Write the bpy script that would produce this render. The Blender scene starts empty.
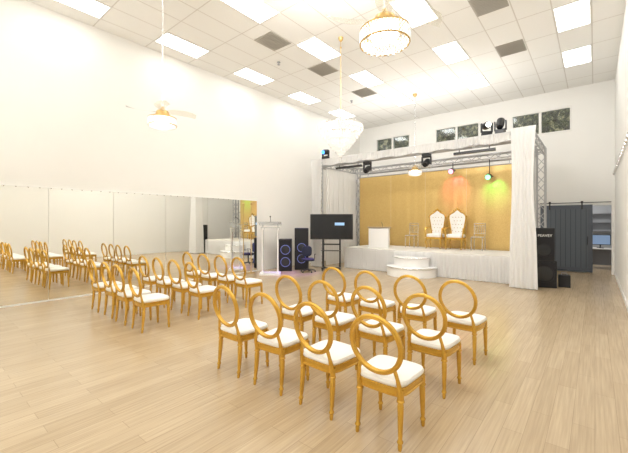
import bpy, bmesh, math, random
from mathutils import Vector, Matrix
random.seed(7)
sc = bpy.context.scene
COL = sc.collection
PI = math.pi
XL, XR, YB, YF, H = -9.2, 0.5, 14.8, -3.6, 6.37
CH = 1.72

# ---------------------------------------------------------------- materials
def pm(name, col, rough=0.5, metal=0.0, spec=0.5, emit=None, es=0.0, noise=None, bump=None):
    m = bpy.data.materials.new(name); m.use_nodes = True
    nt = m.node_tree; b = nt.nodes['Principled BSDF']
    b.inputs['Base Color'].default_value = (*col, 1)
    b.inputs['Roughness'].default_value = rough
    b.inputs['Metallic'].default_value = metal
    b.inputs['Specular IOR Level'].default_value = spec
    if emit:
        b.inputs['Emission Color'].default_value = (*emit, 1)
        b.inputs['Emission Strength'].default_value = es
    if noise:
        sca, amt = noise
        tc = nt.nodes.new('ShaderNodeTexCoord')
        n = nt.nodes.new('ShaderNodeTexNoise'); n.inputs['Scale'].default_value = sca
        nt.links.new(tc.outputs['Object'], n.inputs['Vector'])
        mx = nt.nodes.new('ShaderNodeMix'); mx.data_type = 'RGBA'
        mx.inputs[6].default_value = (*[c*(1-amt) for c in col], 1)
        mx.inputs[7].default_value = (*[min(1, c*(1+amt*0.6)) for c in col], 1)
        nt.links.new(n.outputs['Fac'], mx.inputs[0])
        nt.links.new(mx.outputs[2], b.inputs['Base Color'])
        if bump:
            bp = nt.nodes.new('ShaderNodeBump'); bp.inputs['Strength'].default_value = bump
            bp.inputs['Distance'].default_value = 0.01
            nt.links.new(n.outputs['Fac'], bp.inputs['Height'])
            nt.links.new(bp.outputs['Normal'], b.inputs['Normal'])
    return m

def clear(name, tint=(1,1,1), fac=0.15, dif=0.0, dcol=(.9,.9,.88), blend=.35, trl=False):
    m = bpy.data.materials.new(name); m.use_nodes = True
    nt = m.node_tree; nt.nodes.clear()
    o = nt.nodes.new('ShaderNodeOutputMaterial')
    t = nt.nodes.new('ShaderNodeBsdfTransparent'); t.inputs[0].default_value = (*tint, 1)
    g = nt.nodes.new('ShaderNodeBsdfGlossy'); g.inputs['Roughness'].default_value = 0.08
    mx = nt.nodes.new('ShaderNodeMixShader')
    lw = nt.nodes.new('ShaderNodeLayerWeight'); lw.inputs['Blend'].default_value = blend
    ma = nt.nodes.new('ShaderNodeMath'); ma.operation = 'ADD'; ma.use_clamp = True
    ma.inputs[1].default_value = fac
    nt.links.new(lw.outputs['Fresnel'], ma.inputs[0])
    nt.links.new(ma.outputs[0], mx.inputs[0]); nt.links.new(t.outputs[0], mx.inputs[1]); nt.links.new(g.outputs[0], mx.inputs[2])
    last = mx
    if dif:
        d = nt.nodes.new('ShaderNodeBsdfTranslucent' if trl else 'ShaderNodeBsdfDiffuse'); d.inputs[0].default_value = (*dcol,1)
        m2 = nt.nodes.new('ShaderNodeMixShader'); m2.inputs[0].default_value = dif
        nt.links.new(mx.outputs[0], m2.inputs[1]); nt.links.new(d.outputs[0], m2.inputs[2]); last = m2
    nt.links.new(last.outputs[0], o.inputs[0])
    return m

def fabric(name, col, transl=0.3, transp=0.0):
    m = bpy.data.materials.new(name); m.use_nodes = True
    nt = m.node_tree; nt.nodes.clear()
    o = nt.nodes.new('ShaderNodeOutputMaterial')
    d = nt.nodes.new('ShaderNodeBsdfDiffuse'); d.inputs[0].default_value = (*col, 1)
    t = nt.nodes.new('ShaderNodeBsdfTranslucent'); t.inputs[0].default_value = (*col, 1)
    mx = nt.nodes.new('ShaderNodeMixShader'); mx.inputs[0].default_value = transl
    nt.links.new(d.outputs[0], mx.inputs[1]); nt.links.new(t.outputs[0], mx.inputs[2])
    last = mx
    if transp:
        tr = nt.nodes.new('ShaderNodeBsdfTransparent')
        m2 = nt.nodes.new('ShaderNodeMixShader'); m2.inputs[0].default_value = transp
        nt.links.new(mx.outputs[0], m2.inputs[1]); nt.links.new(tr.outputs[0], m2.inputs[2]); last = m2
    nt.links.new(last.outputs[0], o.inputs[0])
    return m

M = {}
M['wall'] = pm('wall_paint', (.86,.845,.80), .7, noise=(1.5,.02))
M['wallb'] = pm('wall_paint_cool', (.90,.89,.855), .7, noise=(1.5,.02))
M['trim'] = pm('white_trim', (.85,.84,.80), .4)
M['gold'] = pm('gold_painted_wood', (.68,.40,.06), .24, .5, noise=(30,.16))
M['cush'] = pm('ivory_leatherette', (.90,.885,.84), .45, noise=(8,.03))
M['golddark'] = pm('brass_metal', (.62,.42,.17), .3, .7)
M['mirror'] = pm('mirror_silver', (.95,.955,.91), .01, 1.0)
M['alu'] = pm('aluminium_truss', (.46,.46,.47), .35, .8)
M['black'] = pm('black_plastic', (.02,.02,.022), .4)
M['blackm'] = pm('black_speaker_paint', (.012,.012,.014), .6, noise=(60,.3), bump=.2)
M['grille'] = pm('dark_speaker_grille', (.02,.02,.024), .5, .4, noise=(120,.5), bump=.4)
M['chrome'] = pm('chrome', (.75,.75,.75), .2, 1.0)
M['screen'] = pm('dark_screen', (.012,.014,.018), .12)
M['blue'] = pm('navy_upholstery', (.012,.016,.045), .6)
M['bluering'] = pm('lit_woofer_ring', (.15,.18,.45), .3, emit=(.25,.3,1), es=.25)
M['white'] = pm('white_lacquer', (.90,.89,.87), .3)
M['whitefab'] = fabric('white_drape_fabric', (.97,.965,.95), .35)
M['sheer'] = fabric('white_sheer_fabric', (.98,.975,.96), .4, .3)
M['clear'] = clear('clear_acrylic', (1,1,1), .02, blend=.12)
M['acr'] = clear('frosted_acrylic', (.98,.99,.99), .03, .14, (.97,.97,.97), .12, True)
M['acrc'] = clear('smoky_chair_acrylic', (.90,.90,.90), .08, .25, (.86,.85,.82), .2)
M['blade'] = clear('clear_acrylic_blade', (.80,.78,.71), .05, .20, (.85,.82,.74), .14, True)
M['crystal'] = pm('crystal_added_glow', (.88,.87,.84), .06, .5, 1.0, emit=(1,.98,.93), es=.16)  # lamplit sparkle is put into the crystals as a faint emission
M['bulb'] = pm('glowing_bulb', (1,1,1), .3, emit=(1,.97,.91), es=7)
M['lens'] = pm('bright_lens', (1,1,1), .3, emit=(1,.97,.9), es=4)
M['green'] = pm('green_lens', (.3,1,.5), .3, emit=(.35,1,.45), es=1.8)
M['pink'] = pm('pink_lens', (1,.5,.6), .3, emit=(1,.4,.55), es=1.6)
M['bluelens'] = pm('blue_lens', (.1,.3,1), .3, emit=(.05,.3,1), es=3)
M['vent'] = pm('grey_vent_metal', (.44,.41,.36), .5)
M['greyfab'] = pm('grey_plastic', (.3,.3,.32), .5)
M['panel'] = pm('led_panel_diffuser', (1,1,1), .5, emit=(1.0,1.0,.99), es=6.0)

def m_ceiling():
    m = bpy.data.materials.new('acoustic_ceiling_tiles'); m.use_nodes = True
    nt = m.node_tree; b = nt.nodes['Principled BSDF']; b.inputs['Roughness'].default_value = .9
    tc = nt.nodes.new('ShaderNodeTexCoord'); sep = nt.nodes.new('ShaderNodeSeparateXYZ')
    nt.links.new(tc.outputs['Object'], sep.inputs[0])
    def line(out, period, off, w):
        a = nt.nodes.new('ShaderNodeMath'); a.operation = 'ADD'; a.inputs[1].default_value = off
        nt.links.new(out, a.inputs[0])
        p = nt.nodes.new('ShaderNodeMath'); p.operation = 'PINGPONG'; p.inputs[1].default_value = period/2
        nt.links.new(a.outputs[0], p.inputs[0])
        l = nt.nodes.new('ShaderNodeMath'); l.operation = 'LESS_THAN'; l.inputs[1].default_value = w
        nt.links.new(p.outputs[0], l.inputs[0]); return l.outputs[0]
    lx = line(sep.outputs[0], .6675, 8.4+.33375, .012)
    ly = line(sep.outputs[1], 1.225, -2.3+.6125+12.25, .012)
    mxm = nt.nodes.new('ShaderNodeMath'); mxm.operation = 'MAXIMUM'
    nt.links.new(lx, mxm.inputs[0]); nt.links.new(ly, mxm.inputs[1])
    n = nt.nodes.new('ShaderNodeTexNoise'); n.inputs['Scale'].default_value = 40
    nt.links.new(tc.outputs['Object'], n.inputs['Vector'])
    m1 = nt.nodes.new('ShaderNodeMix'); m1.data_type = 'RGBA'
    m1.inputs[6].default_value = (.90,.89,.85,1); m1.inputs[7].default_value = (.96,.95,.92,1)
    nt.links.new(n.outputs['Fac'], m1.inputs[0])
    m2 = nt.nodes.new('ShaderNodeMix'); m2.data_type = 'RGBA'; m2.inputs[7].default_value = (.72,.69,.64,1)
    nt.links.new(mxm.outputs[0], m2.inputs[0]); nt.links.new(m1.outputs[2], m2.inputs[6])
    nt.links.new(m2.outputs[2], b.inputs['Base Color'])
    return m

def m_floor():
    m = bpy.data.materials.new('light_oak_planks'); m.use_nodes = True
    nt = m.node_tree; b = nt.nodes['Principled BSDF']
    tc = nt.nodes.new('ShaderNodeTexCoord'); sep = nt.nodes.new('ShaderNodeSeparateXYZ')
    nt.links.new(tc.outputs['Object'], sep.inputs[0])
    cmb = nt.nodes.new('ShaderNodeCombineXYZ')
    nt.links.new(sep.outputs[1], cmb.inputs[0]); nt.links.new(sep.outputs[0], cmb.inputs[1])
    br = nt.nodes.new('ShaderNodeTexBrick'); br.inputs['Scale'].default_value = 1
    br.inputs['Brick Width'].default_value = 1.22; br.inputs['Row Height'].default_value = .15
    br.inputs['Mortar Size'].default_value = .0018; br.inputs['Bias'].default_value = 0
    br.offset = .37; br.offset_frequency = 2
    br.inputs['Color1'].default_value = (.545,.425,.275,1); br.inputs['Color2'].default_value = (.485,.372,.235,1)
    br.inputs['Mortar'].default_value = (.35,.26,.16,1)
    nt.links.new(cmb.outputs[0], br.inputs['Vector'])
    sc2 = nt.nodes.new('ShaderNodeVectorMath'); sc2.operation = 'MULTIPLY'; sc2.inputs[1].default_value = (1.1, 32, 1)
    nt.links.new(cmb.outputs[0], sc2.inputs[0])
    n = nt.nodes.new('ShaderNodeTexNoise'); n.inputs['Scale'].default_value = 1.6; n.inputs['Detail'].default_value = 6
    nt.links.new(sc2.outputs[0], n.inputs['Vector'])
    cr = nt.nodes.new('ShaderNodeValToRGB'); cr.color_ramp.elements[0].position = .3; cr.color_ramp.elements[1].position = .7
    cr.color_ramp.elements[0].color = (.83,.81,.79,1); cr.color_ramp.elements[1].color = (1.05,1.05,1.04,1)
    nt.links.new(n.outputs['Fac'], cr.inputs[0])
    mx = nt.nodes.new('ShaderNodeMix'); mx.data_type = 'RGBA'; mx.blend_type = 'MULTIPLY'; mx.inputs[0].default_value = 1
    nt.links.new(br.outputs['Color'], mx.inputs[6]); nt.links.new(cr.outputs[0], mx.inputs[7])
    nt.links.new(mx.outputs[2], b.inputs['Base Color'])
    b.inputs['Roughness'].default_value = .25
    b.inputs['Specular IOR Level'].default_value = .55
    return m

def m_gold_curtain():
    m = bpy.data.materials.new('gold_satin_curtain'); m.use_nodes = True
    nt = m.node_tree; b = nt.nodes['Principled BSDF']
    tc = nt.nodes.new('ShaderNodeTexCoord')
    v = nt.nodes.new('ShaderNodeTexVoronoi'); v.inputs['Scale'].default_value = 60
    nt.links.new(tc.outputs['Object'], v.inputs['Vector'])
    cr = nt.nodes.new('ShaderNodeValToRGB')
    cr.color_ramp.elements[0].color = (.64,.42,.14,1); cr.color_ramp.elements[1].color = (.74,.53,.20,1)
    s = nt.nodes.new('ShaderNodeSeparateColor'); nt.links.new(v.outputs['Color'], s.inputs[0])
    nt.links.new(s.outputs[0], cr.inputs[0]); nt.links.new(cr.outputs[0], b.inputs['Base Color'])
    b.inputs['Roughness'].default_value = .36; b.inputs['Metallic'].default_value = .35
    return m

def m_barn():
    m = bpy.data.materials.new('charcoal_barn_planks'); m.use_nodes = True
    nt = m.node_tree; b = nt.nodes['Principled BSDF']; b.inputs['Roughness'].default_value = .55
    tc = nt.nodes.new('ShaderNodeTexCoord'); sp = nt.nodes.new('ShaderNodeSeparateXYZ')
    nt.links.new(tc.outputs['Object'], sp.inputs[0])
    p = nt.nodes.new('ShaderNodeMath'); p.operation = 'PINGPONG'; p.inputs[1].default_value = .07
    nt.links.new(sp.outputs[0], p.inputs[0])
    l = nt.nodes.new('ShaderNodeMath'); l.operation = 'LESS_THAN'; l.inputs[1].default_value = .007
    nt.links.new(p.outputs[0], l.inputs[0])
    mx = nt.nodes.new('ShaderNodeMix'); mx.data_type = 'RGBA'
    mx.inputs[6].default_value = (.10,.12,.145,1); mx.inputs[7].default_value = (.04,.045,.055,1)
    nt.links.new(l.outputs[0], mx.inputs[0]); nt.links.new(mx.outputs[2], b.inputs['Base Color'])
    return m

def m_foliage():
    m = bpy.data.materials.new('dusk_foliage'); m.use_nodes = True
    nt = m.node_tree; b = nt.nodes['Principled BSDF']; b.inputs['Roughness'].default_value = 1
    b.inputs['Specular IOR Level'].default_value = 0
    tc = nt.nodes.new('ShaderNodeTexCoord')
    n = nt.nodes.new('ShaderNodeTexNoise'); n.inputs['Scale'].default_value = 5; n.inputs['Detail'].default_value = 8; n.inputs['Roughness'].default_value = .7
    nt.links.new(tc.outputs['Object'], n.inputs['Vector'])
    cr = nt.nodes.new('ShaderNodeValToRGB')
    e = cr.color_ramp.elements
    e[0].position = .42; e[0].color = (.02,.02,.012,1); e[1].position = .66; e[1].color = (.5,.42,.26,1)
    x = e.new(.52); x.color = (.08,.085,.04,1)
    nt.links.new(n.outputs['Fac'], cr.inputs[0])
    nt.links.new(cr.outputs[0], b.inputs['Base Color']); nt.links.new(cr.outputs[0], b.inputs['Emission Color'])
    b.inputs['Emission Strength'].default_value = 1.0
    return m
M['ceil'] = m_ceiling(); M['floor'] = m_floor(); M['goldcur'] = m_gold_curtain(); M['barn'] = m_barn(); M['foliage'] = m_foliage()

# ---------------------------------------------------------------- mesh helpers
def box(bm, c, s, rot=None):
    vs = []
    for dx in (-.5,.5):
        for dy in (-.5,.5):
            for dz in (-.5,.5):
                p = Vector((dx*s[0], dy*s[1], dz*s[2]))
                if rot: p = rot @ p
                vs.append(bm.verts.new(p + Vector(c)))
    for f in ((0,1,3,2),(4,6,7,5),(0,4,5,1),(2,3,7,6),(0,2,6,4),(1,5,7,3)):
        bm.faces.new([vs[i] for i in f])
def box2(bm, a, b):
    box(bm, [(a[i]+b[i])/2 for i in range(3)], [abs(b[i]-a[i]) for i in range(3)])

def tube(bm, pts, rad, seg=8, closed=False, cap=True, sq=1.0):
    pts = [Vector(p) for p in pts]; n = len(pts)
    if not hasattr(rad, '__len__'): rad = [rad]*n
    rings = []; prev = None
    for i, p in enumerate(pts):
        if closed: t = (pts[(i+1) % n]-pts[i-1])
        elif i == 0: t = pts[1]-pts[0]
        elif i == n-1: t = pts[-1]-pts[-2]
        else: t = pts[i+1]-pts[i-1]
        t.normalize()
        if prev is None:
            ref = Vector((0,0,1)) if abs(t.z) < .9 else Vector((0,1,0))
            u = t.cross(ref).normalized()
        else:
            u = (prev - t*prev.dot(t)).normalized()
        prev = u; v = t.cross(u)
        rings.append([bm.verts.new(p + (u*math.cos(2*PI*k/seg)*rad[i] + v*math.sin(2*PI*k/seg)*rad[i]*sq)) for k in range(seg)])
    m = n if closed else n-1
    for i in range(m):
        a, b = rings[i], rings[(i+1) % n]
        for k in range(seg):
            bm.faces.new((a[k], a[(k+1)%seg], b[(k+1)%seg], b[k]))
    if cap and not closed:
        bm.faces.new(rings[0][::-1]); bm.faces.new(rings[-1])

def cyl(bm, a, b, r, seg=12): tube(bm, [a, b], r, seg)

def lathe(bm, prof, c=(0,0,0), seg=24, a0=0, a1=2*PI, cap=True):
    full = abs(a1-a0-2*PI) < 1e-6
    cnt = seg if full else seg+1
    rings = []
    for r, z in prof:
        rings.append([bm.verts.new((c[0]+r*math.cos(a0+(a1-a0)*k/seg), c[1]+r*math.sin(a0+(a1-a0)*k/seg), c[2]+z)) for k in range(cnt)])
    for i in range(len(rings)-1):
        a, b = rings[i], rings[i+1]
        for k in range(seg if full else seg):
            k2 = (k+1) % cnt
            bm.faces.new((a[k], a[k2], b[k2], b[k]))
    if cap:
        bm.faces.new(rings[0][::-1]); bm.faces.new(rings[-1])

def sphere(bm, c, r, seg=8, rings=6, sz=1.0):
    prof = []
    for i in range(rings+1):
        a = -PI/2 + PI*i/rings
        prof.append((max(r*math.cos(a), r*.02), r*sz*math.sin(a)))
    lathe(bm, prof, c, seg)

def extrude_outline(bm, pts2, y0, y1):
    a = [bm.verts.new((x, y0, z)) for x, z in pts2]; b = [bm.verts.new((x, y1, z)) for x, z in pts2]
    n = len(a)
    for i in range(n): bm.faces.new((a[i], a[(i+1)%n], b[(i+1)%n], b[i]))
    bm.faces.new(a[::-1]); bm.faces.new(b)

def finish(name, bm, mat, parent=None, smooth=True, bevel=0, loc=None):
    bmesh.ops.recalc_face_normals(bm, faces=bm.faces[:])
    me = bpy.data.meshes.new(name); bm.to_mesh(me); bm.free()
    if smooth:
        for p in me.polygons: p.use_smooth = True
        me.set_sharp_from_angle(angle=math.radians(38))
    me.materials.append(mat)
    o = bpy.data.objects.new(name, me); COL.objects.link(o)
    if parent: o.parent = parent
    if loc: o.location = loc
    if bevel:
        md = o.modifiers.new('bevel', 'BEVEL'); md.width = bevel; md.segments = 2; md.limit_method = 'ANGLE'
    return o
def nb(): return bmesh.new()

def tag(o, label, cat, group=None, kind=None):
    o['label'] = label; o['category'] = cat
    if group: o['group'] = group
    if kind: o['kind'] = kind
    return o
def struct(o): o['kind'] = 'structure'; return o
def empty(name, loc, rz, label, cat, group=None):
    e = bpy.data.objects.new(name, None); e.empty_display_size = .1
    COL.objects.link(e); e.location = loc; e.rotation_euler = (0,0,rz)
    return tag(e, label, cat, group)
def copy_thing(root, loc, rz, label=None, scale=None):
    r = root.copy(); COL.objects.link(r); r.location = loc; r.rotation_euler = (0,0,rz)
    if scale: r.scale = scale
    if label: r['label'] = label
    def rec(src, dst):
        for ch in src.children:
            c = ch.copy(); COL.objects.link(c); c.parent = dst
            rec(ch, c)
    rec(root, r)
    return r
def text_mesh(name, body, size, mat, parent, loc, rot, ext=.002):
    cu = bpy.data.curves.new(name, 'FONT'); cu.body = body; cu.size = size; cu.extrude = ext
    cu.align_x = 'CENTER'; cu.align_y = 'CENTER'
    t = bpy.data.objects.new(name+'_tmp', cu); COL.objects.link(t)
    bpy.context.view_layer.update()
    me = bpy.data.meshes.new_from_object(t.evaluated_get(bpy.context.evaluated_depsgraph_get()))
    bpy.data.objects.remove(t)
    me.materials.clear(); me.materials.append(mat)
    o = bpy.data.objects.new(name, me); COL.objects.link(o); o.parent = parent; o.location = loc; o.rotation_euler = rot
    return o

# ---------------------------------------------------------------- room shell
T = .2
def wallbox(name, segs, mat):
    bm = nb()
    for a, b in segs: box2(bm, a, b)
    return struct(finish(name, bm, mat, smooth=False))
wallbox('floor', [((XL-T, YF-T, -T), (XR+T, 18.2, 0))], M['floor'])
wallbox('ceiling', [((XL-T, YF-T, H), (XR+T, YB+T, H+T))], M['ceil'])
wallbox('wall_left', [((XL-T, YF-T, 0), (XL, YB+T, H))], M['wall'])
wallbox('wall_right', [((XR, YF-T, 0), (XR+T, YB+T, H))], M['wallb'])
wallbox('wall_rear', [((XL, YF-T, 0), (XR, YF, H))], M['wall'])
WX = [(-8.26,-6.5), (-5.37,-3.56), (-2.47,-.61)]
W0, W1 = 4.87, 5.76
D0, D1, DH = -.10, .42, 2.28
segs = [((XL, YB, 0), (D0, YB+T, W0)), ((D0, YB, DH), (D1, YB+T, W0)), ((D1, YB, 0), (XR, YB+T, W0)),
        ((XL, YB, W1), (XR, YB+T, H))]
xs = [XL] + [v for w in WX for v in w] + [XR]
for i in range(0, len(xs), 2): segs.append(((xs[i], YB, W0), (xs[i+1], YB+T, W1)))
wallbox('wall_back', segs, M['wallb'])
wallbox('baseboard_left', [((XL, 8.02, 0), (XL+.015, YB, .1)), ((XL, YF, 0), (XL+.015, .35, .1))], M['trim'])
wallbox('baseboard_right', [((XR-.015, YF, 0), (XR, YB-.02, .1))], M['trim'])
wallbox('baseboard_back', [((XL+.02, YB-.015, 0), (D0-.08, YB, .1))], M['trim'])
glass = clear('window_glass', (.8,.85,.85), .05)
for i, (a, b) in enumerate(WX):
    bm = nb(); f = .06
    for (p, q) in (((a, YB-.03, W0), (a+f, YB+.12, W1)), ((b-f, YB-.03, W0), (b, YB+.12, W1)),
                   ((a+f, YB-.03, W0), (b-f, YB+.12, W0+f)), ((a+f, YB-.03, W1-f), (b-f, YB+.12, W1)),
                   (((a+b)/2-.04, YB-.03, W0+f), ((a+b)/2+.04, YB+.12, W1-f))):
        box2(bm, p, q)
    w = struct(finish('window_%d' % (i+1), bm, M['trim'], smooth=False))
    for (p, q) in ((a+f, (a+b)/2-.035), ((a+b)/2+.035, b-f)):
        bm = nb(); box2(bm, (p, YB+.05, W0+f), (q, YB+.056, W1-f))
        finish('window_pane', bm, glass, w, smooth=False)
bm = nb()
nx, nz = 60, 14
g = [[bm.verts.new((XL-1+12*i/nx, 16.4+random.uniform(-.25,.25), 4+3*j/nz)) for j in range(nz+1)] for i in range(nx+1)]
for i in range(nx):
    for j in range(nz): bm.faces.new((g[i][j], g[i+1][j], g[i+1][j+1], g[i][j+1]))
tag(finish('tree_foliage', bm, M['foliage']), 'dark green tree foliage seen through the high windows', 'foliage', kind='stuff')
wallbox('trim_1', [((D0-.06, YB-.02, 0), (D0, YB, DH+.06)), ((D0, YB-.02, DH), (D1, YB, DH+.06))], M['trim'])
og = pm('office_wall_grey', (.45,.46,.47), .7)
wallbox('wall_office_back', [((-2.2, 18.0, 0), (XR+T, 18.2, 3))], og)
wallbox('wall_office_left', [((-2.4, YB+T, 0), (-2.2, 18.2, 3))], og)
wallbox('wall_office_right', [((XR+.3, YB+T, 0), (XR+.5, 18.2, 3))], og)
wallbox('trim_2', [((-2.4, YB+T, 3), (XR+.5, 18.2, 3.2))], M['trim'])

# barn door
bd = empty('door_1', (-.79, YB-.09, 0), 0, 'charcoal sliding barn door with vertical planks on black rail', 'door')
bd['kind'] = 'structure'
bm = nb(); box2(bm, (-.73, -.02, .03), (.73, .02, 2.30)); finish('door_panel', bm, M['barn'], bd, smooth=False)
bm = nb()
for (p, q) in (((-.73,-.032,.03),(-.61,-.02,2.30)), ((.61,-.032,.03),(.73,-.02,2.30)), ((-.61,-.032,.03),(.61,-.02,.17)),
               ((-.61,-.032,2.16),(.61,-.02,2.30))): box2(bm, p, q)
finish('door_frame', bm, pm('charcoal_frame', (.09,.105,.13), .5), bd, smooth=False)
bm = nb(); box2(bm, (-.75,-.01,2.365), (1.2,.005,2.39))
for x in (-.45, .45):
    box2(bm, (x-.02,-.04,2.15), (x+.02,-.03,2.40)); cyl(bm, (x,-.045,2.40), (x,0.01,2.40), .035)
for x in (-.7, 0, .7, 1.15): cyl(bm, (x,0,2.378), (x,.088,2.378), .010)
finish('door_rail', bm, M['black'], bd)
bm = nb(); tube(bm, [(.6,-.03,.95),(.6,-.08,.97),(.6,-.08,1.22),(.6,-.03,1.24)], .01, 6); finish('door_handle', bm, M['black'], bd)

# office desk, monitor
dk = empty('office_desk', (.12, 16.6, 0), 0, 'white desk standing in the room behind the doorway', 'desk')
bm = nb(); box2(bm, (-.5,-.3,.72), (.5,.3,.75)); finish('desk_top', bm, M['white'], dk, smooth=False)
bm = nb(); box2(bm, (-.44,.25,.1), (.44,.27,.72)); finish('desk_panel', bm, M['greyfab'], dk, smooth=False)
for x in (-.46,.46):
    bm = nb(); box2(bm, (x-.02,-.28,0), (x+.02,.28,.72)); finish('leg', bm, M['greyfab'], dk, smooth=False)
mo = empty('computer_monitor', (.15, 16.6, .75), 0, 'computer monitor with a pale blue screen on the desk', 'monitor')
bm = nb(); box2(bm, (-.3,-.015,.12), (.3,.015,.5)); finish('monitor_housing', bm, M['black'], mo, smooth=False)
bm = nb(); box2(bm, (-.28,-.018,.14), (.28,-.0155,.48)); finish('monitor_screen', bm, pm('blue_screen', (.2,.3,.5), .3, emit=(.35,.5,.7), es=.25), mo, smooth=False)
bm = nb(); box2(bm, (-.1,-.08,0), (.1,.08,.015)); box2(bm, (-.02,-.01,.015), (.02,.01,.13)); finish('monitor_stand', bm, M['black'], mo, smooth=False)
sh = empty('wall_shelf', (.2, 17.83, 1.35), 0, 'small grey shelf unit on the wall of the back room', 'shelf')
bm = nb()
for z in (0,.35,.7): box2(bm, (-.4,-.15,z), (.4,.165,z+.03))
for x in (-.4,.38): box2(bm, (x,-.15,.03), (x+.02,.165,.70))
finish('shelf_frame', bm, M['greyfab'], sh, smooth=False)

# ceiling fixtures
pan = empty('ceiling_light_panel', (0,0,H), 0, 'bright rectangular white light panel set into ceiling grid', 'ceiling light', 'ceiling light panels')
bm = nb(); box2(bm, (-.30,-.58,-.012), (.30,.58,-.001)); finish('diffuser', bm, M['panel'], pan, smooth=False)
bm = nb()
for p, q in (((-.325,-.605,-.015),(-.30,.605,0)), ((.30,-.605,-.015),(.325,.605,0)), ((-.30,-.605,-.015),(.30,-.58,0)), ((-.30,.58,-.015),(.30,.605,0))): box2(bm, p, q)
finish('frame', bm, M['trim'], pan, smooth=False)
first = True
for x in (-8.4,-5.73,-3.06,-.39):
    for k in range(-2, 5):
        y = 2.3+2.45*k
        if first: pan.location = (x,y,H); first = False
        else: copy_thing(pan, (x,y,H), 0)
vt = None
for (x, y) in ((-6.4,6.1),(-6.4,8.2),(-6.4,10.6),(-1.74,10.4),(-1.74,7.95)):
    if vt is None:
        vt = empty('ceiling_vent', (x,y,H), 0, 'grey louvred air vent set into ceiling grid', 'air vent', 'ceiling air vents')
        bm = nb(); box2(bm, (-.32,-.36,-.012), (.32,.36,-.001)); finish('vent_frame', bm, M['vent'], vt, smooth=False)
        bm = nb()
        for i in range(12):
            yy = -.32+.058*i; box(bm, (0,yy,-.018), (.58,.03,.006), Matrix.Rotation(.5,3,'X'))
        finish('louvre', bm, pm('vent_louvre', (.50,.47,.41), .5), vt, smooth=False)
    else: copy_thing(vt, (x,y,H), 0)
sp = None
for (x, y) in ((-7.1,7.0),(-7.2,11.0)):
    if sp is None:
        bm = nb(); lathe(bm, [(.05,.004),(.05,-.02),(.015,-.03),(.015,-.07),(.04,-.075),(.04,-.08)], seg=12)
        sp = tag(finish('sprinkler_head', bm, M['greyfab']), 'small grey sprinkler head on the ceiling', 'sprinkler', 'sprinkler heads'); sp.location = (x,y,H)
    else:
        c = sp.copy(); COL.objects.link(c); c.location = (x,y,H)

# mirrors on left wall
ys = [.4, 2.05, 3.35, 4.68, 6.0, 7.2, 7.98]
for i in range(len(ys)-1):
    L = ys[i+1]-ys[i]; r = empty('wall_mirror', (XL, (ys[i]+ys[i+1])/2, 0), 0, 'tall frameless mirror panel fixed to the white wall', 'mirror', 'wall mirror panels')
    bm = nb(); box2(bm, (.001,-L/2+.004,.03), (.02,L/2-.004,2.46)); finish('mirror_glass', bm, M['mirror'], r, smooth=False)
    bm = nb(); box2(bm, (.001,-L/2+.002,.0), (.026,L/2-.002,.03)); finish('bottom_channel', bm, M['trim'], r, smooth=False)
    bm = nb(); box2(bm, (.001,-L/2+.002,2.46), (.026,L/2-.002,2.475)); finish('top_channel', bm, M['trim'], r, smooth=False)

# string light rail on right wall
sl = empty('string_light', (XR, 0, 3.3), 0, 'rail with a row of small bulbs along the white wall', 'string light')
bm = nb(); box2(bm, (-.02,2.5,.0), (-.001,14.5,.05)); finish('rail', bm, M['greyfab'], sl, smooth=False)
bm = nb(); lathe(bm, [(.012,.0),(.02,-.02),(.035,-.07),(.03,-.10),(.01,-.12)], seg=10)
b0 = finish('bulb', bm, M['chrome'], sl, loc=(-.04,2.7,0.02))
for i in range(1, 30):
    c = b0.copy(); COL.objects.link(c); c.parent = sl; c.location = (-.04,2.7+i*.4,.02)

# ---------------------------------------------------------------- banquet chair
def seat_loft(bm, prof, wf, wb, dp, seg=40, n=5.0):
    rings = []
    for ins, z in prof:
        ring = []
        for k in range(seg):
            a = 2*PI*k/seg; c, s = math.cos(a), math.sin(a)
            x = math.copysign(abs(c)**(2/n), c); y = math.copysign(abs(s)**(2/n), s)
            hw = (wf*(y+1)/2 + wb*(1-y)/2)/2 - ins; hd = dp/2 - ins
            ring.append(bm.verts.new((x*hw, y*hd, z)))
        rings.append(ring)
    for i in range(len(rings)-1):
        a, b = rings[i], rings[i+1]
        for k in range(seg): bm.faces.new((a[k], a[(k+1)%seg], b[(k+1)%seg], b[k]))
    bm.faces.new(rings[0][::-1]); bm.faces.new(rings[-1])

ch = empty('banquet_chair', (0,0,0), 0, 'gold wooden chair with open round back and ivory seat', 'chair', 'gold round-back chairs')
bm = nb(); seat_loft(bm, [(.012,.455),(.0,.468),(-.003,.485),(.006,.504),(.05,.518),(.12,.524)], .46,.42,.45)
finish('seat', bm, M['cush'], ch)
bm = nb(); seat_loft(bm, [(.01,.385),(.0,.392),(0,.40),(.008,.405),(.008,.44),(-.004,.448),(-.004,.457),(.01,.460)], .46,.42,.45)
finish('seat_frame', bm, M['gold'], ch)
tilt = math.radians(9)
def bk(x, z):
    return (x, -.21-math.sin(tilt)*(z-.46), .46+math.cos(tilt)*(z-.46))
bm = nb(); N = 48
tube(bm, [bk(.218*math.cos(2*PI*k/N), .772+.228*math.sin(2*PI*k/N)) for k in range(N)], .018, 10, closed=True)
for off in (.015,-.015):
    tube(bm, [(p[0], p[1]+off, p[2]) for p in [bk(.205*math.cos(2*PI*k/N), .772+.215*math.sin(2*PI*k/N)) for k in range(N)]], .0075, 6, closed=True)
finish('backrest', bm, M['gold'], ch)
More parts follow.
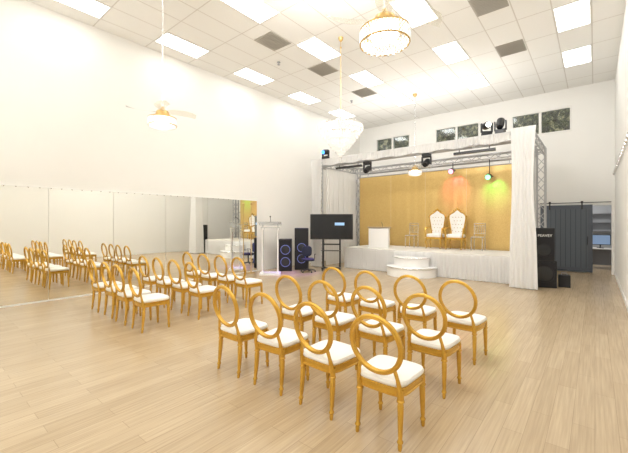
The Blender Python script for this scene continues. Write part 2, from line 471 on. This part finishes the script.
for s in (-1,1):
    bm = nb()
    P = [(s*.180,-.20,.40), bk(s*.178,.47), bk(s*.168,.53), bk(s*.150,.60), bk(s*.155,.618)]
    tube(bm, P, [.021,.020,.015,.016,.010], 8); finish('back_support', bm, M['gold'], ch)
def fluted_leg(bm, pts, rs, zs, seg=16):
    rings = []
    for p, r, z in zip(pts, rs, zs):
        fl = .14 if .1 < z < .34 else 0
        rings.append([bm.verts.new((p[0]+math.cos(2*PI*k/seg)*r*(1-fl*(k%2)), p[1]+math.sin(2*PI*k/seg)*r*(1-fl*(k%2)), p[2])) for k in range(seg)])
    for i in range(len(rings)-1):
        for k in range(seg): bm.faces.new((rings[i][k], rings[i][(k+1)%seg], rings[i+1][(k+1)%seg], rings[i+1][k]))
    bm.faces.new(rings[0][::-1]); bm.faces.new(rings[-1])
for sx in (-1,1):
    for sy in (1,-1):
        bm = nb()
        x0, y0 = sx*(.195 if sy>0 else .178), (.185 if sy>0 else -.19)
        x1, y1 = sx*(.200 if sy>0 else .188), (.195 if sy>0 else -.222)
        zs = [.44,.375,.372,.362,.352,.345,.336,.325,.22,.105,.09,.078,.066,.056,.046,.03,.0]
        rs = [.026,.026,.018,.030,.030,.018,.023,.026,.023,.018,.0155,.0155,.023,.023,.015,.017,.013]
        pts = []
        for z in zs:
            t = (.44-z)/.44; tt = t if sy > 0 else t**1.7
            pts.append((x0+(x1-x0)*t, y0+(y1-y0)*tt, z))
        fluted_leg(bm, pts, rs, zs); finish('leg', bm, M['gold'], ch)
rowsY = (2.61, 3.58, 4.63)
colsR = (-1.32,-1.95,-2.58,-3.22)
colsL = (-5.57,-6.2,-6.83,-7.46)
first = True
for cols in (colsR, colsL):
    for y in rowsY:
        for x in cols:
            rz = math.radians(random.uniform(-3,3)); dx = random.uniform(-.025,.025); dy = random.uniform(-.02,.02)
            if first: ch.location = (x,y,0); first = False
            else: copy_thing(ch, (x+dx,y+dy,0), rz)

# ---------------------------------------------------------------- stage
SX0, SX1, SY0, SY1, SZ = -7.3, -1.82, 10.72, 12.72, .77
st = empty('stage_platform', ((SX0+SX1)/2, (SY0+SY1)/2, 0), 0, 'raised white stage with pleated white fabric skirt', 'stage')
hx, hy = (SX1-SX0)/2, (SY1-SY0)/2
bm = nb(); box2(bm, (-hx,-hy,.70), (hx,hy,SZ)); finish('stage_deck', bm, pm('pale_stage_carpet', (.78,.75,.69), .8, noise=(30,.05)), st, smooth=False)
bm = nb()
for x in (-hx+.2, -hx/2, 0, hx/2, hx-.2):
    for y in (-hy+.2, hy-.2): box2(bm, (x-.03,y-.03,0), (x+.03,y+.03,.70))
for y in (-hy+.2, hy-.2): box2(bm, (-hx+.2,y-.02,.3), (hx-.2,y+.02,.34))
for x in (-hx+.2, 0, hx-.2): box2(bm, (x-.02,-hy+.2,.3), (x+.02,hy-.2,.34))
finish('stage_frame', bm, M['alu'], st, smooth=False)
def pleat_strip(bm, path, z0, z1, amp, npl, nz=4, zfun=None, pin=None):
    segs = []; L = 0
    for i in range(len(path)-1):
        l = math.dist(path[i], path[i+1]); segs.append((L, l, path[i], path[i+1])); L += l
    cx = sum(p[0] for p in path)/len(path); cy = sum(p[1] for p in path)/len(path)
    n = npl*6; rows = []
    for k in range(n+1):
        s = L*k/n
        for (s0, l, p, q) in segs:
            if s <= s0+l+1e-6: break
        t = (s-s0)/l; dx, dy = (q[0]-p[0])/l, (q[1]-p[1])/l
        a = amp*math.sin(2*PI*k/6 + .6*math.sin(k*.37))
        x = p[0]+dx*l*t; y = p[1]+dy*l*t
        top, bot = z1, z0
        if zfun: bot = zfun(k/n)
        col = []
        for j in range(nz+1):
            u = j/nz
            m = .45+.55*u; w = pin(u) if pin else 1
            col.append(bm.verts.new((cx+(x-cx)*w-dy*a*m, cy+(y-cy)*w+dx*a*m, top+(bot-top)*u)))
        rows.append(col)
    for k in range(n):
        for j in range(nz): bm.faces.new((rows[k][j], rows[k+1][j], rows[k+1][j+1], rows[k][j+1]))
bm = nb(); pleat_strip(bm, [(-hx-.03,hy),(-hx-.03,-hy-.03),(hx+.03,-hy-.03),(hx+.03,hy)], .01, .75, .012, 110)
finish('stage_skirt', bm, M['whitefab'], st)

# round steps
rs = empty('round_stage_step', (-4.62, 10.655, 0), 0, 'white two-tier semicircular steps in front of the stage', 'steps')
for nm, r, z0, z1 in (('lower_tier', .82, 0, .30), ('upper_tier', .60, .30, .60)):
    bm = nb(); lathe(bm, [(r-.02,z0),(r-.02,z1-.03),(r,z1-.03),(r,z1-.005),(r-.01,z1)], seg=32, a0=PI, a1=2*PI)
    finish(nm, bm, M['white'], rs)
for nm, r, z in (('lower_tier_trim', .835, .285), ('upper_tier_trim', .615, .585)):
    bm = nb(); tube(bm, [(r*math.cos(PI+PI*k/32), r*math.sin(PI+PI*k/32), z) for k in range(33)], .012, 6); finish(nm, bm, M['chrome'], rs)

# truss frame
def truss(bm, A, B, w=.28, step=.3):
    A, B = Vector(A), Vector(B); d = (B-A); L = d.length; d.normalize()
    ref = Vector((0,0,1)) if abs(d.z) < .9 else Vector((1,0,0))
    u = d.cross(ref).normalized(); v = d.cross(u).normalized(); h = w/2-.025
    cs = [u*h+v*h, u*h-v*h, -u*h-v*h, -u*h+v*h]
    for c in cs: tube(bm, [A+c, B+c], .025, 8)
    n = max(1, round(L/step))
    for f in range(4):
        a, b = cs[f], cs[(f+1)%4]
        for k in range(n):
            p = A+d*(L*k/n) + (a if k % 2 == 0 else b); q = A+d*(L*(k+1)/n) + (b if k % 2 == 0 else a)
            tube(bm, [p, q], .011, 5, cap=False)
TX0, TX1, TY0, TY1, TZ = -8.3, -1.34, 10.35, 13.1, 3.97
tr = empty('stage_truss', ((TX0+TX1)/2, (TY0+TY1)/2, 0), 0, 'silver aluminium box truss frame standing around the stage', 'truss')
ox, oy = -tr.location.x, -tr.location.y
for (x, y) in ((TX0,TY0),(TX1,TY0),(TX0,TY1),(TX1,TY1)):
    bm = nb(); truss(bm, (x+ox,y+oy,.03), (x+ox,y+oy,TZ+.14)); finish('post', bm, M['alu'], tr)
    bm = nb(); box2(bm, (x+ox-.15,y+oy-.15,0), (x+ox+.15,y+oy+.15,.03)); finish('base_plate', bm, M['alu'], tr, smooth=False)
for A, B in (((TX0+.14,TY0),(TX1-.14,TY0)), ((TX0+.14,TY1),(TX1-.14,TY1)), ((TX0,TY0+.14),(TX0,TY1-.14)), ((TX1,TY0+.14),(TX1,TY1-.14))):
    bm = nb(); truss(bm, (A[0]+ox,A[1]+oy,TZ), (B[0]+ox,B[1]+oy,TZ)); finish('beam', bm, M['alu'], tr)

# gold curtains + rod
bm = nb(); cyl(bm, (-8.1,12.88,3.66), (-1.6,12.88,3.66), .02, 8)
for x in (-7.6,-5,-2.2): cyl(bm, (x,12.88,3.66), (x,12.98,3.84), .012, 6)
tag(finish('curtain_rod', bm, M['alu']), 'long metal rod fixed behind the stage holding gold curtains', 'curtain rod')
cx = [-8.0,-6.5,-5.05,-3.55,-2.05]
for i in range(4):
    bm = nb(); pleat_strip(bm, [(cx[i],12.88),(cx[i+1]-.005,12.88)], .02, 3.64, .009, (3,4,4,3)[i], nz=6)
    tag(finish('gold_curtain', bm, M['goldcur']), 'shiny gold pleated curtain panel hanging behind the stage', 'curtain', 'gold backdrop curtains')

# white drapes
bm = nb(); pleat_strip(bm, [(-1.70,10.62),(-1.70,10.14),(-1.14,10.14)], .03, 4.16, .018, 11, nz=16,
    pin=lambda u: 1.0-.16*math.sin(PI*min(1,u*1.5))+.30*max(0,u-.55)**1.2)
tag(finish('white_drape', bm, M['whitefab']), 'white pleated drape hanging over truss post by the speakers', 'drape', 'white stage drapes')
bm = nb(); pleat_strip(bm, [(-8.52,10.14),(-7.98,10.14)], .03, 4.12, .020, 9, nz=16, pin=lambda u: 1.0-.18*math.sin(PI*u))
tag(finish('white_drape', bm, M['sheer']), 'white drape gathered over truss post behind television', 'drape', 'white stage drapes')
bm = nb(); pleat_strip(bm, [(TX0+.17,10.60),(TX0+.17,12.78)], .03, 3.82, .022, 18, nz=6)
tag(finish('white_drape', bm, M['sheer']), 'white sheer drape hanging along the side of the stage', 'drape', 'white stage drapes')
bm = nb(); pleat_strip(bm, [(TX0+.34,TY0-.19),(TX1-.37,TY0-.19)], 3.8, 4.09, .010, 60, nz=6, zfun=lambda t: 3.90-.08*abs(math.sin(PI*7*t)))
tag(finish('white_valance', bm, M['sheer']), 'sheer white scalloped valance draped along front truss beam', 'valance')

# stage lights
def moving_head(loc, lensmat, hang=True, label='black moving-head stage light hanging from the truss', aim=0.5, rz=0):
    s = -1 if hang else 1
    r = empty('stage_light', loc, rz, label, 'stage light', 'stage lights')
    bm = nb(); box2(bm, (-.12,-.1,0), (.12,.1,s*.09)); finish('light_base', bm, M['black'], r, smooth=False, bevel=.01)
    bm = nb()
    box2(bm, (-.14,-.04,s*.09), (.14,.04,s*.12)); box2(bm, (-.15,-.04,s*.09), (-.12,.04,s*.34)); box2(bm, (.12,-.04,s*.09), (.15,.04,s*.34))
    finish('yoke', bm, M['black'], r, smooth=False)
    bm = nb(); c = Vector((0,0,s*.28)); d = Vector((0,-math.cos(aim),-math.sin(aim)))
    tube(bm, [c-d*.16, c-d*.12, c+d*.08, c+d*.16], [.06,.10,.10,.08], 16); finish('light_head', bm, M['black'], r)
    bm = nb(); tube(bm, [c+d*.155, c+d*.17], .068, 16); finish('lens', bm, lensmat, r)
    return r
zb = TZ-.142
moving_head((-6.12,TY0,zb), M['screen'], label='black moving-head light under the truss above white lectern')
moving_head((-4.02,TY0,zb), M['screen'], label='black moving-head light under the middle of truss beam')
moving_head((-7.95,TY0,TZ+.145), M['bluelens'], hang=False, label='moving-head light with blue glowing lens on truss', aim=.2)
moving_head((-2.32,TY0,TZ+.145), M['lens'], hang=False, label='moving-head light with bright lens standing on the truss', aim=.1, rz=.5)
moving_head((-1.98,TY0,TZ+.145), M['screen'], hang=False, label='small black moving-head light on top of the truss', aim=.9)
def par(loc, lens, label):
    r = empty('par_light', loc, 0, label, 'stage light', 'par can lights')
    bm = nb(); cyl(bm, (0,.14,-.0), (0,.14,TZ-.13-loc[2]), .014, 6); tube(bm, [(-.12,.0,0),(-.12,.14,.0),(.12,.14,.0),(.12,0,0)], .01, 6); finish('bracket', bm, M['black'], r)
    bm = nb(); tube(bm, [(0,.08,.03),(0,.04,.01),(0,-.1,-.04)], [.06,.1,.1], 16); finish('can', bm, M['black'], r)
    bm = nb(); tube(bm, [(0,-.10,-.04),(0,-.11,-.0435)], .085, 16); finish('lens', bm, lens, r)
    return r
bm = nb(); cyl(bm, (TX0+.1,12.66,TZ-.11), (TX1-.1,12.66,TZ-.11), .022, 8)
tag(finish('lighting_crossbar', bm, M['alu']), 'slim metal crossbar spanning the truss above the stage', 'crossbar')
par((-2.75,12.52,3.25), M['green'], 'par can light with green glowing lens hanging before curtain')
par((-3.95,12.52,3.55), M['pink'], 'par can light with pink glowing lens hanging before curtain')
lb = empty('light_bar', (-2.65,TY0,zb-.05), 0, 'black horizontal lighting bar hanging under truss beam', 'light bar')
bm = nb(); box2(bm, (-.55,-.05,-.1), (.55,.05,-.03)); finish('bar_housing', bm, M['black'], lb, smooth=False)
bm = nb()
for x in (-.4,.4): cyl(bm, (x,0,-.03), (x,0,.045), .012, 6)
finish('bar_clamp', bm, M['black'], lb)
lb2 = copy_thing(lb, (-6.9,TY0,zb-.05), 0, 'black lighting bar hanging under truss beside draped post')

# throne chairs
def throne(loc, rz):
    r = empty('throne_chair', loc, rz, 'tall white tufted throne chair with carved gold frame', 'chair', 'white and gold thrones')
    half = [(.20,.42),(.21,.62),(.25,.85),(.285,1.05),(.275,1.14),(.22,1.20),(.12,1.25),(.05,1.31)]
    prof = half + [(0,1.34)] + [(-x,z) for x,z in half[::-1]]
    bm = nb(); extrude_outline(bm, prof, .20, .28); finish('backrest', bm, M['white'], r, bevel=.012)
    bm = nb(); tube(bm, [(x,.20,z) for x,z in prof], .021, 8)
    for k in range(5): sphere(bm, ((k-2)*.06,.2,1.37-.035*abs(k-2)), .034-.005*abs(k-2))
    for s in (-1,1): sphere(bm, (s*.29,.2,1.10), .034)
    finish('gold_frame', bm, M['gold'], r)
    bm = nb(); sphere(bm, (0,0,0), .014, 6, 4); tb = finish('tuft_button', bm, M['gold'], r, loc=(-.165,.195,.62))
    for j in range(5):
        for i in range(4-(j%2)):
            if i == 0 and j == 0: continue
            c = tb.copy(); COL.objects.link(c); c.parent = r; c.location = ((i-(1.5 if j%2==0 else 1))*.10,.195,.60+j*.12)
    bm = nb(); seat_loft(bm, [(.01,.40),(0,.42),(0,.48),(.03,.51),(.1,.52)], .58,.52,.5); finish('seat', bm, M['white'], r)
    bm = nb(); seat_loft(bm, [(0,.34),(0,.40)], .6,.54,.52); finish('seat_frame', bm, M['gold'], r)
    for s in (-1,1):
        bm = nb(); tube(bm, [(s*.25,.2,.74),(s*.30,.0,.72),(s*.30,-.17,.69),(s*.30,-.20,.60),(s*.28,-.18,.40)], [.02,.024,.028,.02,.018], 8); finish('armrest', bm, M['gold'], r)
        for y in (-.2,.2):
            bm = nb(); tube(bm, [(s*.24,y,.36),(s*.27,y*1.1,.22),(s*.24,y*1.1,.06),(s*.25,y*1.15,0.002)], [.032,.022,.014,.02], 8); finish('leg', bm, M['gold'], r)
    return r
t0 = throne((-4.42,12.2,SZ+.004), 0); t0.scale = (1.0,1.0,1.03)
copy_thing(t0, (-3.72,12.2,SZ+.004), 0)
# clear chiavari chairs
ac = empty('acrylic_chair', (-5.35,12.3,SZ), 0, 'clear acrylic chair with spindle back on the stage', 'chair', 'clear acrylic chairs')
bm = nb(); seat_loft(bm, [(0,.43),(0,.46)], .4,.38,.4); finish('seat', bm, M['acrc'], ac)
bm = nb(); tube(bm, [(-.17,.19,.46),(-.17,.22,.9)], .016, 6); tube(bm, [(.17,.19,.46),(.17,.22,.9)], .016, 6)
for z in (.56,.82,.9): cyl(bm, (-.17,.2+.02*(z-.46),z), (.17,.2+.02*(z-.46),z), .014, 6)
for i in range(5): cyl(bm, ((i-2)*.06,.2,.56), ((i-2)*.06,.21,.82), .010, 6)
finish('backrest', bm, M['acrc'], ac)
for sx in (-.17,.17):
    for y in (-.18,.19):
        bm = nb(); cyl(bm, (sx,y,0), (sx,y,.43), .017, 6); finish('leg', bm, M['acrc'], ac)
copy_thing(ac, (-3.02,12.3,SZ), 0)
# white lectern on stage
lc = empty('stage_lectern', (-6.12,11.2,SZ), .35, 'white panel lectern with beige top edge on the stage', 'lectern')
bm = nb(); box2(bm, (-.36,-.2,.04), (.36,.2,.72)); finish('lectern_body', bm, M['white'], lc, smooth=False, bevel=.01)
bm = nb(); box2(bm, (-.38,-.22,0), (.38,.22,.04)); finish('lectern_base', bm, M['trim'], lc, smooth=False)
bm = nb(); box(bm, (0,0,.75), (.8,.46,.03), Matrix.Rotation(-.08,3,'X')); finish('lectern_top', bm, pm('beige_top', (.6,.45,.28), .4), lc, smooth=False)
bm = nb(); tube(bm, [(.1,.1,.76),(.1,.1,.86),(.08,.0,.95)], .006, 6); finish('microphone', bm, M['black'], lc)

# speakers
def speaker(loc, rz, w, d, h, drivers, label, ring=None, logo=None, name='loudspeaker'):
    r = empty(name, loc, rz, label, 'speaker', None)
    bm = nb(); box2(bm, (-w/2,-d/2,0), (w/2,d/2,h)); finish('speaker_cabinet', bm, M['blackm'], r, smooth=False, bevel=.012)
    bm = nb(); box2(bm, (-w/2+.03,-d/2-.012,.03), (w/2-.03,-d/2-.001,h-.03)); finish('speaker_grille', bm, M['grille'], r, smooth=False)
    for (x, z, rr) in drivers:
        N = 24; bm = nb(); tube(bm, [(x+rr*math.cos(2*PI*k/N), -d/2-.018, z+rr*math.sin(2*PI*k/N)) for k in range(N)], .010, 6, closed=True)
        finish('woofer_ring', bm, ring or M['grille'], r)
        bm = nb(); tube(bm, [(x,-d/2-.0125,z),(x,-d/2-.022,z),(x,-d/2-.03,z)], [rr*.9,rr*.45,rr*.12], 20); finish('woofer_cone', bm, M['black'], r)
    if logo:
        text_mesh('speaker_emblem', logo[0], logo[1], M['trim'], r, (logo[2],-d/2-.016,logo[3]), (PI/2,0,0))
    return r
speaker((-1.09,10.98,0), .25, .56,.5,.70, [(0,.36,.22)], 'large black subwoofer cabinet standing on floor by drape', name='subwoofer')
speaker((-1.09,10.98,.70), .25, .48,.42,.86, [(0,.28,.17)], 'black loudspeaker with white emblem stacked on a subwoofer', logo=('PEAVEY',.095,.02,.66))
speaker((-8.50,8.72,0), .75, .46,.4,1.12, [(0,.32,.16),(0,.75,.16)], 'black twin-woofer loudspeaker with blue lit rings beside lectern', ring=M['bluering'])
speaker((-8.30,9.35,0), .75, .50,.45,1.5, [(0,.40,.15),(0,.80,.15)], 'tall black loudspeaker with blue lit rings by white wall', ring=M['bluering'])
eq = empty('equipment_case', (-.63,11.2,0), .1, 'small black equipment case on floor beside the subwoofer', 'case')
bm = nb(); box2(bm, (-.13,-.12,0), (.13,.12,.32)); finish('case_body', bm, M['blackm'], eq, smooth=False, bevel=.01)
bm = nb(); tube(bm, [(-.06,0,.32),(-.06,0,.37),(.06,0,.37),(.06,0,.32)], .008, 6); finish('handle', bm, M['greyfab'], eq)

# TV on stand
tv = empty('television_stand', (-7.23,9.75,0), .55, 'large black television on a wheeled black stand', 'television')
bm = nb(); box2(bm, (-.76,-.03,1.10), (.76,.03,2.00)); finish('television_housing', bm, M['black'], tv, smooth=False, bevel=.008)
bm = nb(); box2(bm, (-.74,-.034,1.13), (.74,-.0305,1.98)); finish('television_screen', bm, M['screen'], tv, smooth=False)
bm = nb(); box2(bm, (.12,-.037,1.60), (.46,-.0345,1.70)); finish('screen_icon', bm, pm('pale_blue_icon', (.3,.5,.8), .3, emit=(.35,.6,.9), es=.4), tv, smooth=False)
bm = nb()
for x in (-.3,.3): box2(bm, (x-.03,.03,.1), (x+.03,.08,1.7))
box2(bm, (-.3,.03,.9), (.3,.07,.95)); finish('stand_column', bm, M['black'], tv, smooth=False)
bm = nb(); box2(bm, (-.35,-.2,.70), (.35,.03,.72)); finish('stand_shelf', bm, M['black'], tv, smooth=False)
bm = nb()
for x in (-.3,.3): box2(bm, (x-.03,-.28,.07), (x+.03,.30,.12))
box2(bm, (-.3,-.02,.07), (.3,.04,.11)); finish('stand_base', bm, M['black'], tv, smooth=False)
for x in (-.3,.3):
    for y in (-.25,.27):
        bm = nb(); cyl(bm, (x-.015,y,.035), (x+.015,y,.035), .035, 12); finish('wheel', bm, M['black'], tv)

# office chair
oc = empty('office_chair', (-7.6,8.9,0), .9, 'dark blue and black swivel office chair beside loudspeakers', 'chair')
bm = nb(); seat_loft(bm, [(.02,.44),(0,.46),(0,.50),(.03,.53),(.1,.535)], .48,.46,.46); finish('seat', bm, M['blue'], oc)
bm = nb(); rr = []
for k in range(24):
    a = 2*PI*k/24; rr.append((.2*math.copysign(abs(math.cos(a))**.6, math.cos(a)), .78+.2*math.copysign(abs(math.sin(a))**.6, math.sin(a))))
extrude_outline(bm, rr, .21, .26); finish('backrest', bm, M['blue'], oc, bevel=.015)
bm = nb(); tube(bm, [(0,.1,.43),(0,.27,.45),(0,.275,.7)], .02, 8); finish('back_bracket', bm, M['black'], oc)
bm = nb(); cyl(bm, (0,0,.08), (0,0,.44), .03, 12); finish('gas_column', bm, M['black'], oc)
bm = nb()
for k in range(5):
    a = 2*PI*k/5; tube(bm, [(0,0,.12),(.28*math.cos(a),.28*math.sin(a),.07)], [.025,.015], 6); sphere(bm, (.28*math.cos(a),.28*math.sin(a),.03), .03)
finish('star_base', bm, M['black'], oc)
for s in (-1,1):
    bm = nb(); tube(bm, [(s*.22,.05,.46),(s*.27,.05,.50),(s*.27,.05,.68),(s*.27,-.12,.69)], .016, 6); finish('armrest', bm, M['black'], oc)
oc.scale = (.9,.9,.9)

# clear lectern
cl = empty('acrylic_lectern', (-8.28,7.78,0), .75, 'tall clear acrylic lectern with column supports near mirror', 'lectern')
bm = nb(); box2(bm, (-.34,-.24,0), (.34,.24,.05)); finish('lectern_base', bm, M['white'], cl, smooth=False)
for s in (-1,1):
    for y in (-.15,.15):
        bm = nb(); lathe(bm, [(.045,.05),(.045,.09),(.024,.11),(.022,.8),(.024,1.45),(.045,1.48),(.045,1.52)], c=(s*.25,y,0), seg=14); finish('column', bm, M['acr'] if y > 0 else M['white'], cl)
bm = nb(); box2(bm, (-.20,-.15,.05), (.20,-.135,1.50)); finish('front_panel', bm, M['clear'], cl, smooth=False)
bm = nb(); box(bm, (0,0,1.66), (.74,.42,.03), Matrix.Rotation(-.25,3,'X')); finish('lectern_top', bm, M['acr'], cl, smooth=False)
bm = nb()
for s in (-1,1): box2(bm, (s*.25-.012,-.13,1.55), (s*.25+.012,.15,1.64))
finish('top_bracket', bm, M['acr'], cl, smooth=False)
bm = nb(); box2(bm, (-.30,-.2,1.52), (.30,.2,1.55)); finish('shelf', bm, M['acr'], cl, smooth=False)
bm = nb(); tube(bm, [(0,.1,1.69),(0,.12,1.80),(0,.0,1.88)], .008, 6); sphere(bm, (0,-.02,1.90), .025); finish('microphone', bm, M['black'], cl)
gs = empty('floor_stand', (-8.98,7.55,0), 0, 'slim gold floor stand near the edge of the mirror', 'stand')
bm = nb(); lathe(bm, [(.15,0),(.15,.015),(.03,.03),(.015,.05)], seg=20); finish('stand_base', bm, M['golddark'], gs)
bm = nb(); cyl(bm, (0,0,.04), (0,0,2.3), .014, 8); finish('stand_pole', bm, M['golddark'], gs)
bm = nb(); sphere(bm, (0,0,2.33), .045, 12, 8); finish('finial', bm, M['golddark'], gs)

# ---------------------------------------------------------------- ceiling fans with crystal drum
def fandelier(loc, rz, label):
    r = empty('crystal_ceiling_fan', loc, rz, label, 'ceiling fan light', 'crystal ceiling fans')
    Z = -2.68
    bm = nb(); lathe(bm, [(.03,-.10),(.07,-.06),(.075,0)], seg=20); finish('canopy', bm, M['golddark'], r)
    bm = nb(); cyl(bm, (0,0,-.08), (0,0,Z+.02), .013, 10); finish('rod', bm, M['chrome'], r)
    bm = nb(); lathe(bm, [(.02,Z+.10),(.04,Z+.05),(.10,Z+.02),(.12,Z-.03),(.12,Z-.07),(.2,Z-.085),(.2,Z-.095)][::-1], seg=28); finish('motor_housing', bm, M['golddark'], r)
    for k in range(4):
        a0 = k*PI/2; bm = nb(); n = 12; rowsA = []
        for i in range(n+1):
            t = i/n; rad = .10+.48*t; ang = a0+.35*t*t
            w = .03+.06*math.sin(PI*min(1,t*.85+.08))**.7*(1 if t < .9 else (1.0-(t-.9)*6))
            d = Vector((math.cos(ang), math.sin(ang), 0)); nrm = Vector((-d.y, d.x, 0)); zc = Z+.01
            tl = Vector((0,0,.025))
            rowsA.append([bm.verts.new(d*rad-nrm*w+Vector((0,0,zc))+tl), bm.verts.new(d*rad+nrm*w+Vector((0,0,zc))-tl)])
        for i in range(n): bm.faces.new((rowsA[i][0], rowsA[i][1], rowsA[i+1][1], rowsA[i+1][0]))
        finish('fan_blade', bm, M['blade'], r)
    bm = nb()
    for rr, z in ((.235,Z-.11),(.235,Z-.235)):
        tube(bm, [(rr*math.cos(2*PI*k/36), rr*math.sin(2*PI*k/36), z) for k in range(36)], .009, 6, closed=True)
    for k in range(4):
        a = k*PI/2+.3; cyl(bm, (.18*math.cos(a),.18*math.sin(a),Z-.09), (.235*math.cos(a),.235*math.sin(a),Z-.11), .006, 6)
    finish('drum_frame', bm, M['golddark'], r)
    bm = nb(); n = 44
    for k in range(n):
        a = 2*PI*k/n
        for j in range(5): sphere(bm, (.235*math.cos(a+j%2*.05), .235*math.sin(a+j%2*.05), Z-.128-.024*j), .0115, 6, 4, 1.2)
        if k % 2 == 0:
            for q, rr in enumerate((.21,.175,.14,.105)): sphere(bm, (rr*math.cos(a), rr*math.sin(a), Z-.25-.010*q), .012, 6, 4, 1.6)
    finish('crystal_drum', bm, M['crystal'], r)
    bm = nb(); lathe(bm, [(.01,Z-.215),(.09,Z-.205),(.13,Z-.18),(.135,Z-.12),(.13,Z-.10)], seg=28); finish('light_bowl', bm, M['bulb'], r)
    return r
f1 = fandelier((-1.58,3.0,H), .45, 'crystal drum ceiling fan light with clear blades over chairs')
copy_thing(f1, (-6.0,3.0,H), .9, 'crystal drum ceiling fan light with clear blades near mirror wall')
copy_thing(f1, (-5.05,11.9,H), .4, 'crystal ceiling fan light with clear blades over the stage')

# cone crystal chandelier
cd = empty('crystal_chandelier', (-4.95,7.07,H), 0, 'large tiered cone crystal chandelier hanging on slim stem', 'chandelier')
bm = nb(); lathe(bm, [(.02,-.10),(.06,-.05),(.065,0)], seg=20); finish('canopy', bm, M['golddark'], cd)
bm = nb(); cyl(bm, (0,0,-.1), (0,0,-2.15), .008, 8)
for z in (-.25,-2.0): sphere(bm, (0,0,z), .025, 10, 6)
finish('stem', bm, M['golddark'], cd)
tiers = [(.56,-2.24),(.50,-2.33),(.44,-2.42),(.38,-2.50),(.32,-2.58),(.26,-2.66),(.20,-2.73),(.13,-2.80),(.07,-2.87)]
bm = nb()
for rr, z in tiers[::2]: tube(bm, [(rr*math.cos(2*PI*k/40), rr*math.sin(2*PI*k/40), z) for k in range(40)], .009, 6, closed=True)
for k in range(6):
    a = PI*k/3; d = (math.cos(a), math.sin(a))
    tube(bm, [(0,0,-2.06),(d[0]*.25,d[1]*.25,-2.10),(d[0]*.45,d[1]*.45,-2.15),(d[0]*.56,d[1]*.56,-2.24)], .008, 6)
    tube(bm, [(d[0]*r,d[1]*r,z) for r, z in tiers], .006, 5)
finish('chandelier_frame', bm, M['chrome'], cd)
bm = nb()
for ti, (rr, z) in enumerate(tiers):
    n = int(rr*140)+8
    for k in range(n):
        a = 2*PI*k/n
        for j in range(4): sphere(bm, (rr*math.cos(a), rr*math.sin(a), z-.012-.026*j), .0120 if j < 3 else .015, 5, 4, 1.3)
for k in range(40):
    a = 2*PI*k/40
    for j in range(11):
        t = (j+.5)/11; rad = .03+.53*t; z = -1.96-.26*t**.6-.03*math.sin(PI*t)
        sphere(bm, (rad*math.cos(a), rad*math.sin(a), z), .009, 5, 4)
sphere(bm, (0,0,-3.0), .035, 10, 8)
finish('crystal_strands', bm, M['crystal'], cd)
for k in range(8):
    a = 2*PI*k/8; bm = nb(); sphere(bm, (.3*math.cos(a), .3*math.sin(a), -2.30), .03, 10, 8, 1.4); finish('bulb', bm, M['bulb'], cd)

# ---------------------------------------------------------------- lights
def spot(name, loc, target, col, energy, size):
    l = bpy.data.lights.new(name, 'SPOT'); l.energy = energy; l.color = col; l.spot_size = size; l.spot_blend = .8; l.shadow_soft_size = .06
    o = bpy.data.objects.new(name, l); COL.objects.link(o); o.location = loc
    o.rotation_euler = (Vector(target)-Vector(loc)).to_track_quat('-Z','Y').to_euler()
spot('green_spot', (-2.75,12.1,3.2), (-2.65,12.88,2.75), (.1,1,.2), 38, 1.1)
spot('pink_spot', (-3.95,12.0,3.5), (-3.95,12.88,2.9), (1,.08,.25), 55, 1.1)
spot('purple_spot', (-7.6,10.0,4.3), (-7.95,8.45,0), (.35,.12,1), 900, .5)
def area(name, loc, rot, sx, sy, e, col=(1,.99,.975)):
    l = bpy.data.lights.new(name, 'AREA'); l.shape = 'RECTANGLE'; l.size = sx; l.size_y = sy; l.energy = e; l.color = col
    o = bpy.data.objects.new(name, l); COL.objects.link(o); o.location = loc; o.rotation_euler = rot
area('added_office_fill', (-.5,16.5,2.9), (0,0,0), 1, 1, 40)  # added light without a fixture, brightens the view through the doorway
area('added_truss_fill', (-4.8,11.7,4.3), (PI,0,0), 5.5, 2.0, 80)  # added fill hidden above the truss, lifts the ceiling brightness
area('added_rear_fill', (-3.0,-1.6,2.6), (PI,0,0), 2.0, 2.0, 280)  # unseen fill added behind the camera, bounced off the ceiling
q = (Vector((-4.0,12.5,2.6))-Vector((-3.4,4.2,5.9))).to_track_quat('-Z','Y').to_euler()
area('added_stage_fill', (-3.4,4.2,5.9), q, 2.0, .4, 170)  # added fill with no lamp body, brightens stage and back wall

w = bpy.data.worlds.new('World'); sc.world = w; w.use_nodes = True
w.node_tree.nodes['Background'].inputs[0].default_value = (.25,.3,.38,1); w.node_tree.nodes['Background'].inputs[1].default_value = .4

# ---------------------------------------------------------------- camera
cam = bpy.data.cameras.new('camera'); co = bpy.data.objects.new('camera', cam); COL.objects.link(co)
co.location = (0,0,CH); co.rotation_euler = (PI/2, 0, math.atan(281/341))
cam.sensor_width = 36; cam.lens = 341/628*36; cam.shift_y = -4.5/628; cam.clip_start = .05
sc.camera = co
sc.view_settings.view_transform = 'Standard'
sc.view_settings.exposure = 0
